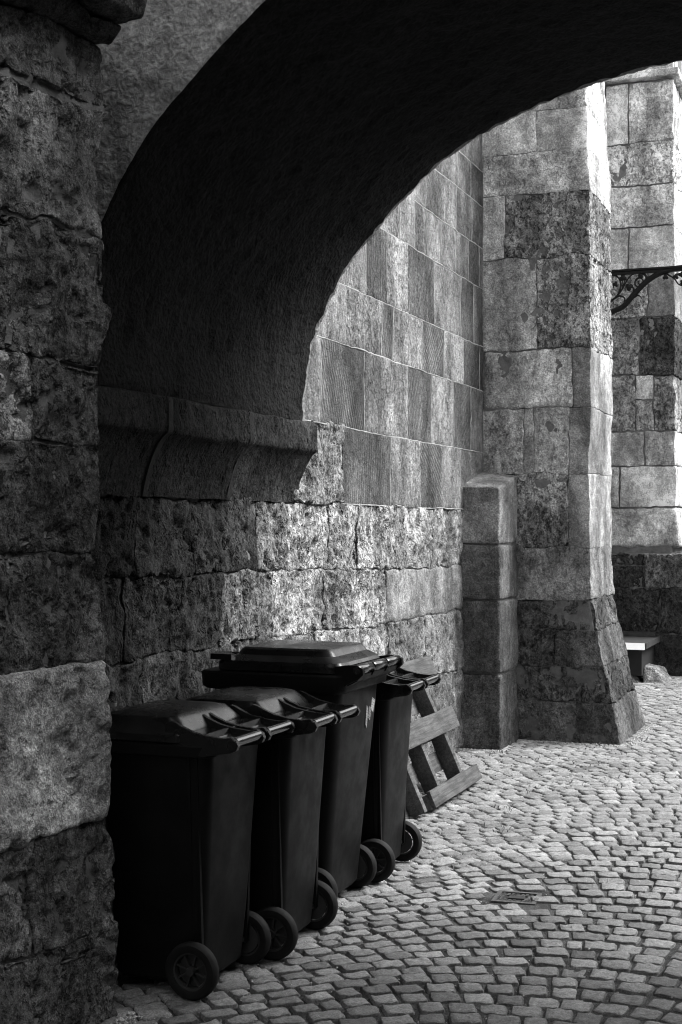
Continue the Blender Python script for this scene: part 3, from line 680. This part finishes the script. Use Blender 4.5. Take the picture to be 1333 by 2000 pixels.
# ------------------------------------------------------------------ wheelie bins
def make_bin(label, x, y, rz, big=False, seed=0):
    t = empty('wheelie_bin', (x, y, 0), rz); tag(t, label, 'bin', 'wheelie bins lined up along the wall')
    if not big:
        HW, D = .235, .47; zr0, zr1, zl, zp = .85, .888, .925, .982; hz, hx, wr, wx, wy = .897, .092, .1, -.075, .215
        body = [(.035, -.40, -.075, .165, .045), (.05, -.415, -.06, .18, .05), (.25, -.425, -.045, .195, .05), (.79, -.462, -.012, .218, .05), (.85, -.468, -.008, .222, .05)]
        rim = [(.842, -.47, .0, .226, .05), (.846, -.492, .012, .243, .055), (.882, -.496, .016, .246, .055), (.889, -.49, .01, .24, .05)]
        lid = [(.889, -.498, -.10, .245, .03), (.894, -.505, -.096, .25, .03), (.918, -.505, -.098, .25, .03), (.926, -.498, -.10, .244, .03), (.934, -.487, -.105, .236, .03), (.962, -.462, -.128, .222, .045), (.970, -.456, -.138, .218, .042), (.976, -.445, -.145, .211, .038), (.986, -.38, -.17, .16, .03), (.990, -.33, -.2, .11, .03)]
    else:
        HW, D = .285, .66; zr0, zr1, zl, zp = .94, 1.02, 1.065, 1.12; hz, hx, wr, wx, wy = 1.035, .075, .1, -.12, .24
        body = [(.04, -.50, -.10, .2, .06), (.06, -.515, -.085, .215, .06), (.5, -.535, -.045, .238, .06), (.86, -.55, -.012, .258, .06), (.945, -.555, -.006, .262, .06)]
        rim = [(.935, -.565, .0, .268, .06), (.945, -.63, .02, .288, .05), (.955, -.645, .025, .292, .05), (1.012, -.65, .025, .294, .05), (1.02, -.642, .02, .288, .045)]
        lid = [(1.02, -.575, .0, .268, .06), (1.026, -.582, .006, .274, .062), (1.052, -.582, .004, .274, .062), (1.066, -.572, -.004, .266, .06), (1.084, -.52, -.03, .238, .055), (1.09, -.505, -.045, .225, .05), (1.112, -.49, -.06, .212, .045), (1.12, -.478, -.072, .2, .04), (1.126, -.3, -.2, .08, .03)]
    bm = bmesh.new(); loft(bm, body)
    b = link('body', bm_mesh('body', bm, 35), PLASTIC, t)
    bm = bmesh.new(); loft(bm, rim); link('top_flange', bm_mesh('top_flange', bm, 35), PLASTIC, t)
    bm = bmesh.new(); loft(bm, lid); L = link('lid', bm_mesh('lid', bm, 24), LIDP, t)
    # ribs pressed into the side and back of the body
    for s in (-1, 1):
        for xx in ((-.085, -.055) if not big else (-.35, -.22)):
            bm = bmesh.new(); top = body[-1]; w0 = body[2][3]; w1 = body[-1][3]
            v = bbox(bm, xx-.005, xx+.005, s*(w1-.004), s*(w1+.005), .1, zr0-.01)
            for q in v:
                if q.co.z < .5: q.co.y = s*(body[1][3]+.006) if abs(q.co.y) > w1 else s*(body[1][3]-.012)
            link('rib', bm_mesh('rib', bm), PLASTIC, t)
    if not big:
        # hinge side of the lid: tray between curved cheeks, then the two grips
        bm = bmesh.new(); prism_y(bm, [(-.15, .93), (-.06, .917), (-.035, .925), (-.02, .925), (-.012, .905), (.05, .893), (.06, .882), (-.15, .885)], -.226, .226)
        link('hinge_tray', bm_mesh('hinge_tray', bm, 45), GRIP, t)
        chk = [(-.165, .955), (-.145, .968), (-.128, .964), (-.105, .952), (-.06, .934), (0, .922), (.055, .917), (.088, .922), (.108, .912), (.116, .895), (.108, .878), (.09, .87), (.04, .862), (-.02, .85), (-.10, .87), (-.165, .9)]
        for yy in (-.234, -.026, .026, .234):
            bm = bmesh.new(); prism_y(bm, chk, yy-.009, yy+.009); link('cheek', bm_mesh('cheek', bm, 25), LIDP, t)
            bm = bmesh.new(); lathe_y(bm, [(.018, -.013), (.021, -.010), (.021, .010), (.018, .013)], hx, yy, hz, 18, False); link('hinge_boss', bm_mesh('hinge_boss', bm), LIDP, t)
        for y0, y1 in ((-.226, -.033), (.033, .226)):
            bm = bmesh.new(); lathe_y(bm, [(.0175, y0), (.0175, y1)], hx, 0, hz+.006, 28, False); link('handle', bm_mesh('handle', bm, 50), GRIP, t)
    else:
        for yy in (-.25, .25):
            bm = bmesh.new(); prism_y(bm, [(-.05, 1.05), (.03, 1.062), (.075, 1.064), (.102, 1.05), (.104, 1.025), (.085, 1.006), (.03, .98), (-.03, .93), (-.06, .93)], yy-.012, yy+.012); link('cheek', bm_mesh('cheek', bm, 25), PLASTIC, t)
        for yy in (-.085, .085):
            bm = bmesh.new(); prism_y(bm, [(0, 1.03), (.06, 1.048), (.085, 1.05), (.096, 1.03), (.085, 1.012), (.0, .96)], yy-.012, yy+.012); link('cheek', bm_mesh('cheek', bm, 25), PLASTIC, t)
        bm = bmesh.new(); prism_y(bm, [(-.02, 1.052), (.06, 1.036), (.085, 1.02), (.07, .995), (-.02, .95)], -.24, .24); link('hinge_web', bm_mesh('hinge_web', bm, 25), PLASTIC, t)
        for y0, y1 in ((-.262, -.093), (-.077, .077), (.093, .262)):
            bm = bmesh.new(); lathe_y(bm, [(.017, y0), (.021, y0+.006), (.021, y1-.006), (.017, y1)], hx, 0, hz+.008, 18, False); link('handle', bm_mesh('handle', bm, 50), GRIP, t)
        # grip recess on the wall side of the lid
        bm = bmesh.new(); bbox(bm, -.60, -.50, -.268, -.235, 1.068, 1.092); bbox(bm, -.60, -.578, -.268, -.10, 1.068, 1.09); link('lid_grip', bm_mesh('lid_grip', bm), LIDP, t)
        for sx, yy, zz, w, h_, tone in ((.0, .105, .80, .012, .105, .33), (.0, .14, .81, .018, .07, .26), (.0, .175, .845, .022, .07, .5)):
            bm = bmesh.new(); xo = -.0165 - (.9-zz)*.06
            vs = [bm.verts.new((xo+.006, yy-w, zz-h_/2+.02)), bm.verts.new((xo+.0055, yy+w*.4, zz-h_/2)), bm.verts.new((xo+.010, yy+w, zz+h_/2-.015)), bm.verts.new((xo+.010, yy-w*.6, zz+h_/2))]
            bk = [bm.verts.new(v.co+Vector((-.012, 0, 0))) for v in vs]
            bm.faces.new(vs); bm.faces.new(bk[::-1])
            for k in range(4): bm.faces.new((vs[k], bk[k], bk[(k+1) % 4], vs[(k+1) % 4]))
            o = link('sticker', bm_mesh('sticker', bm), STICK, t, (tone,)*3+(1,)); o['label'] = 'torn scrap of printed paper sticker'
    # lock on the wall side of the lid
    fx = lid[3][1]-.012; fz = lid[3][0]
    bm = bmesh.new(); bbox(bm, fx-.035, fx+.05, -.03, .03, fz-.02, fz+.012); lk = link('lock', bm_mesh('lock', bm), IRON, t)
    bm = bmesh.new(); tube(bm, [(fx-.01, 0, fz+.01), (fx-.01, 0, fz+.05)], .006, 8); bbox(bm, fx-.02, fx+.0, -.008, .008, fz+.046, fz+.058); link('key_post', bm_mesh('key_post', bm), STEEL, lk)
    # wheels
    for s in (-1, 1):
        bm = bmesh.new(); pr = [(.066, -.018), (.078, -.024), (.092, -.022), (.099, -.013), (.1, 0), (.099, .013), (.092, .022), (.078, .024), (.066, .018)]
        lathe_y(bm, pr, wx, s*wy, wr, 36); ty = link('wheel', bm_mesh('wheel', bm, 35), RUBBER, t)
        bm = bmesh.new(); lathe_y(bm, [(.068, -.016), (.060, -.014), (.057, -.004), (.057, .004), (.060, .014), (.068, .016)], wx, s*wy, wr, 32)
        lathe_y(bm, [(.014, -.02), (.017, -.012), (.017, .012), (.014, .02)], wx, s*wy, wr, 16, False)
        for k in range(8):
            a = 2*math.pi*k/8+seed; M = Matrix.Translation((wx, s*wy, wr)) @ Matrix.Rotation(a, 4, 'Y')
            bbox(bm, .012, .060, -.008, .008, -.003, .003, M)
        lathe_y(bm, [(.056, -.002), (.056, .002)], wx, s*(wy-.012), wr, 24, False)
        rm = link('rim', bm_mesh('rim', bm, 30), RIMM, ty)
    bm = bmesh.new(); tube(bm, [(wx, -wy, wr), (wx, wy, wr)], .009, 10); link('axle', bm_mesh('axle', bm), STEEL, t)
    return t
make_bin('nearest black wheelie bin, standing against the rough stone pier', -2.15, 4.60, R(-1), seed=.3)
make_bin('small black wheelie bin between the nearest bin and the large one', -2.075, 5.115, R(.5), seed=.9)
make_bin('large black wheelie bin with stepped flat lid and torn sticker', -2.105, 5.765, R(-.5), True, .1)
make_bin('farthest small black wheelie bin, right beside the wooden pallet', -2.105, 6.345, R(1), seed=.6)

# ------------------------------------------------------------------ wooden pallet leaning on the wall
ta = math.atan2(.36, .81); PB = Vector((-2.355, 7.52, .02))
pal = empty('wooden_pallet', PB); tag(pal, 'weathered wooden pallet leaning on its long edge against the wall', 'pallet')
pal.rotation_euler = (0, -ta, 0)    # local: Z up the slope, X outwards, Y along the wall
def board(name, x0, x1, y0, y1, z0, z1, tone, axis='Y'):
    h = .03
    c = box8(x0, x1, y0, y1, z0, z1); me = stone_mesh(c, h=.05, r=.003, amp=.0015, freq=5, wob=.003, seed=sid[0]); sid[0] += 1; me.set_sharp_from_angle(angle=R(28))
    o = link(name, me, WOOD, pal, (tone,)*3+(1,)); return o
# outer boards, inner deck boards, stringers
board('board', -.024, 0, .19, 1.20, .015, .115, .095); board('board', -.024, 0, .0, 1.19, .375, .515, .095); board('board', -.024, 0, .0, 1.18, .735, .865, .1)
for k, (z0, z1) in enumerate(((.01, .10), (.17, .29), (.36, .48), (.55, .67), (.76, .87))):
    board('deck_board', -.146, -.124, .0, 1.20-.01*k, z0, z1, .12)
for yy in (.06, .43, .90):
    o = board('stringer', -.122, -.026, yy, yy+.05, .02, .86, .12)
board('block', -.122, -.026, .19, .31, .025, .10, .15)

# ------------------------------------------------------------------ iron bracket beyond the buttress
BY = 13.0
br = empty('iron_bracket', (-2.86, BY, 3.5)); tag(br, 'black wrought iron bracket with scrolls and leaves projecting beyond the buttress', 'bracket')
def part(name, bm, mat, parent, a=40): return attach(link(name, bm_mesh(name, bm, a), mat), parent)
bm = bmesh.new(); bbox(bm, -2.88, -.75, BY-.03, BY+.03, 3.975, 3.992); bbox(bm, -2.88, -.75, BY-.018, BY+.018, 3.945, 3.972); part('top_bar', bm, IRON, br)
bm = bmesh.new(); bbox(bm, -2.885, -2.86, BY-.03, BY+.03, 3.2, 3.975); part('wall_plate', bm, IRON, br)
def P3(u, v):   # bracket drawing in its own plane, metres along the wall normal and up, read off a sketch grid
    return (-2.321+(u-1190)*.00462, BY, 3.985-(v-530)*.00472)
def curve(pts, n=8): return [tuple(p) for p in catmull(pts, n)]
bm = bmesh.new(); tube(bm, [P3(*p) for p in curve([(1075, 690), (1120, 660), (1190, 613), (1218, 600), (1240, 577), (1262, 556), (1285, 542), (1312, 534), (1345, 531)])], [.03]*4+[.026]*61, 10, up=(0, 1, 0)); part('brace', bm, IRON, br)
def spiral(cx, cy, r0, turns, a0, sgn=1, n=30):
    return [(cx+r0*(1-.86*k/n)*math.cos(a0+sgn*2*math.pi*turns*k/n), cy+r0*(1-.86*k/n)*math.sin(a0+sgn*2*math.pi*turns*k/n)) for k in range(n+1)]
def scroll(pts, rad=.0115):
    bm = bmesh.new(); n = len(pts); tube(bm, [P3(*p) for p in pts], [rad*(1-.45*k/n) for k in range(n)], 8, up=(0, 1, 0)); part('scroll', bm, IRON, br)
scroll(curve([(1252, 538), (1262, 542), (1264, 552)], 6) + spiral(1251, 554, 12.5, 1.7, 0, 1))
scroll(curve([(1238, 576), (1239, 566), (1232, 560)], 6)); scroll(curve([(1258, 536), (1266, 546), (1274, 549), (1282, 545)], 6), .008)
scroll(curve([(1150, 615), (1190, 590), (1205, 580), (1212, 566), (1213, 552), (1206, 541), (1194, 537)], 6))
scroll(curve([(1205, 580), (1215, 568), (1224, 552), (1232, 542), (1242, 537)], 6), .009); scroll(curve([(1203, 581), (1213, 579), (1221, 584), (1220, 594)], 6))
scroll(curve([(1239, 584), (1248, 580), (1255, 586)], 6), .009); scroll(curve([(1300, 540), (1308, 545), (1318, 552), (1326, 563), (1335, 566), (1345, 560)], 6), .009)
scroll(curve([(1190, 578), (1184, 585), (1170, 600)], 5)); scroll(spiral(1175, 570, 14, 1.6, .5, -1)); scroll(spiral(1352, 548, 14, 1.6, 2.5, 1))
scroll(curve([(1345, 531), (1400, 534), (1450, 545), (1500, 560)], 6), .02); scroll(spiral(1420, 552, 16, 1.6, 1.5, 1)); scroll(spiral(1130, 590, 22, 1.7, 1.5, 1))
def leaf(u, v, s_, ang):
    bm = bmesh.new(); o = Vector(P3(u, v)); out = []
    for k in range(24):
        a = 2*math.pi*k/24; r = s_*(.55+.45*abs(math.cos(1.5*a)))*.0047
        out.append((math.cos(a+ang)*r, math.sin(a+ang)*r))
    f = [bm.verts.new(o+Vector((x, -.008, z))) for x, z in out]; b = [bm.verts.new(o+Vector((x, .008, z))) for x, z in out]
    cf = bm.verts.new(o+Vector((0, -.02, 0))); cb = bm.verts.new(o+Vector((0, .02, 0)))
    for k in range(24):
        q = (k+1) % 24; bm.faces.new((f[k], f[q], cf)); bm.faces.new((b[q], b[k], cb)); bm.faces.new((f[q], f[k], b[k], b[q]))
    part('leaf', bm, IRON, br)
for a in ((1218, 544, 8, 1.57), (1203, 556, 6, 1.2), (1193, 560, 7, 2), (1230, 563, 8, .4), (1253, 542, 6, 1.), (1301, 548, 6, 1.6), (1321, 548, 6, 1.2), (1331, 545, 6, 1.), (1190, 538, 7, 0), (1333, 560, 5, 0), (1160, 560, 8, 1)): leaf(*a)
scroll(curve([(1218, 544), (1216, 560)], 4), .005); scroll(curve([(1222, 548), (1213, 572)], 4), .005); scroll(curve([(1301, 548), (1300, 536)], 4), .006)

# ------------------------------------------------------------------ bench by the far buttress, rubble stones at its foot
bn = empty('metal_bench', (-2.5, 15.2, .08)); tag(bn, 'low dark bench with sheet metal top and white edge, beyond the buttress', 'bench')
bm = bmesh.new(); bbox(bm, -2.85, -2.30, 14.78, 15.66, .08, .395); part('base', bm, DARKBOX, bn)
bm = bmesh.new()
vs = bbox(bm, -2.86, -2.25, 14.66, 15.68, .40, .425)
part('top', bm, TRAY, bn)
bm = bmesh.new(); v = bbox(bm, -2.86, -2.247, 14.60, 14.657, .365, .43)
for q in v:
    if q.co.z > .4 and q.co.y < 14.62: q.co.y = 14.65
part('edge_strip', bm, WHITE, bn)
bm = bmesh.new(); bbox(bm, -2.246, -2.232, 14.645, 15.68, .372, .43); part('side_strip', bm, TRAY, bn)
bm = bmesh.new(); bbox(bm, -2.86, -2.29, 15.62, 15.67, .428, .475); part('back_lip', bm, TRAY, bn)
for (x0, x1, y0, y1, h_, tn, nm) in ((-2.62, -2.33, 14.70, 14.95, .13, .22, 'dark broken stone at the foot of the bench'), (-2.32, -2.05, 14.85, 15.35, .15, .3, 'pale wedge-shaped stone lying beside the bench')):
    sid[0] += 1
    c = [(x0, y0, -.03), (x1, y0, -.03), (x1, y1, -.03), (x0, y1, -.03), (x0+.02, y0+.04, h_), (x1-.14, y0+.12, h_*.95), (x1-.1, y1-.05, h_*.9), (x0+.02, y1, h_*1.1)]
    o = link('rubble_stone', stone_mesh(c, h=.02, r=.015, amp=.02, wob=.02, seed=sid[0]), STONE, None, T(tn, 0, .6)); tag(o, nm, 'stone')

# ------------------------------------------------------------------ small cast-iron cover in the paving
dx, dy, hx_, hy_ = DRAIN
dc = empty('valve_cover', (dx, dy, -.007), R(4)); tag(dc, 'small square cast iron cover set in the cobbles', 'cover')
bm = bmesh.new()
for a in ((-hx_, hx_, -hy_, -hy_+.02), (-hx_, hx_, hy_-.02, hy_), (-hx_, -hx_+.02, -hy_+.0201, hy_-.0201), (hx_-.02, hx_, -hy_+.0201, hy_-.0201)): bbox(bm, *a, -.03, .006)
link('frame', bm_mesh('frame', bm), CAST, dc)
bm = bmesh.new(); bbox(bm, -hx_+.023, hx_-.023, -hy_+.023, hy_-.023, -.03, -.003); pl = link('plate', bm_mesh('plate', bm), CAST, dc)
bm = bmesh.new()
for i in range(7):
    for j in range(7):
        x = -hx_+.033+i*.0205; y = -hy_+.033+j*.0205
        if abs(x) < .045 and abs(y) < .03: continue
        bbox(bm, x-.006, x+.006, y-.006, y+.006, -.0031, .003)
o = link('studs', bm_mesh('studs', bm), CAST, dc); o['kind'] = 'stuff'
bm = bmesh.new(); bbox(bm, -.035, .035, -.02, .02, -.0031, .005); link('badge', bm_mesh('badge', bm), TRAY, dc)

# ------------------------------------------------------------------ grit in the joints, weeds
VV, FF = [], []
def tet(x, y, z, s_):
    b = len(VV)
    for k in range(4):
        a = 2*math.pi*k/4+random.random(); VV.append((x+s_*math.cos(a)*random.uniform(.6, 1.2), y+s_*math.sin(a)*random.uniform(.6, 1.2), z))
    VV.append((x, y, z+s_*random.uniform(.5, 1))); VV.append((x, y, z-s_*.6))
    for k in range(4): FF.append((b+k, b+(k+1) % 4, b+4)); FF.append((b+(k+1) % 4, b+k, b+5))
for _ in range(5200):
    r_ = random.random()
    if r_ < .45: x = -2.25 + random.gauss(0, .22); y = random.uniform(4.1, 7.4)
    else: x = random.uniform(-2.4, .4); y = random.uniform(4., 10.5)
    if x > -2.7: tet(x, y, random.uniform(-.012, -.006) if random.random() < .8 else .003, random.uniform(.0018, .0062))
for _ in range(2600):
    q = random.random(); e = abs(random.gauss(0, .035))
    if q < .3: x, y = random.uniform(-2.6, -1.8), 10.56-e
    elif q < .45: x, y = -1.77+e, random.uniform(10.6, 11.8)
    elif q < .6: x, y = random.uniform(-2.9, -2.58), 10.0-e
    elif q < .8: x, y = -2.84+e*1.5, random.uniform(6.6, 10.)
    else: x, y = -2.37+e*1.5, random.uniform(3.6, 4.2)
    tet(x, y, random.uniform(-.006, .006), random.uniform(.003, .009))
o = link('grit', fast_mesh('grit', VV, FF, False), GRIT); tag(o, 'pale grit scattered in the joints between the cobbles', 'grit', kind='stuff')
VV, FF = [], []
for (x, y, n_, sp) in ((-2.05, 8.0, 26, .05), (-2.0, 8.6, 34, .09), (-1.75, 9.0, 44, .14), (-1.95, 9.4, 40, .14), (-1.55, 8.8, 30, .1), (-2.15, 9.75, 36, .16), (-2.5, 9.7, 30, .14), (-1.95, 7.45, 18, .05), (-1.35, 9.3, 20, .1), (-2.3, 9.2, 24, .1), (-1.75, 10.2, 30, .2), (-2.3, 10.5, 26, .05), (-1.95, 10.5, 22, .05), (-1.7, 10.9, 16, .04), (-2.6, 9.95, 20, .05), (-2.8, 9.3, 30, .06)):
    for _ in range(n_):
        a = random.uniform(0, 6.28); bx, by = x+random.gauss(0, sp), y+random.gauss(0, sp); l = random.uniform(.02, .06); w = random.uniform(.002, .005)
        el = random.uniform(.3, 1.2); ca, sa = math.cos(a), math.sin(a)
        pts = [(0, w*.5, 0), (l*.5*math.cos(el), w, l*.6*math.sin(el)), (l*math.cos(el), 0, l*.75*math.sin(el)), (l*.5*math.cos(el), -w, l*.6*math.sin(el)), (0, -w*.5, 0)]
        b = len(VV)
        for px_, py_, pz_ in pts: VV.append((bx+ca*px_-sa*py_, by+sa*px_+ca*py_, pz_-.008))
        FF += [(b, b+1, b+3), (b, b+3, b+4), (b+1, b+2, b+3)]
o = link('weeds', fast_mesh('weeds', VV, FF, False), LEAF); tag(o, 'small weeds sprouting between the cobbles near the pillar', 'weeds', kind='stuff')
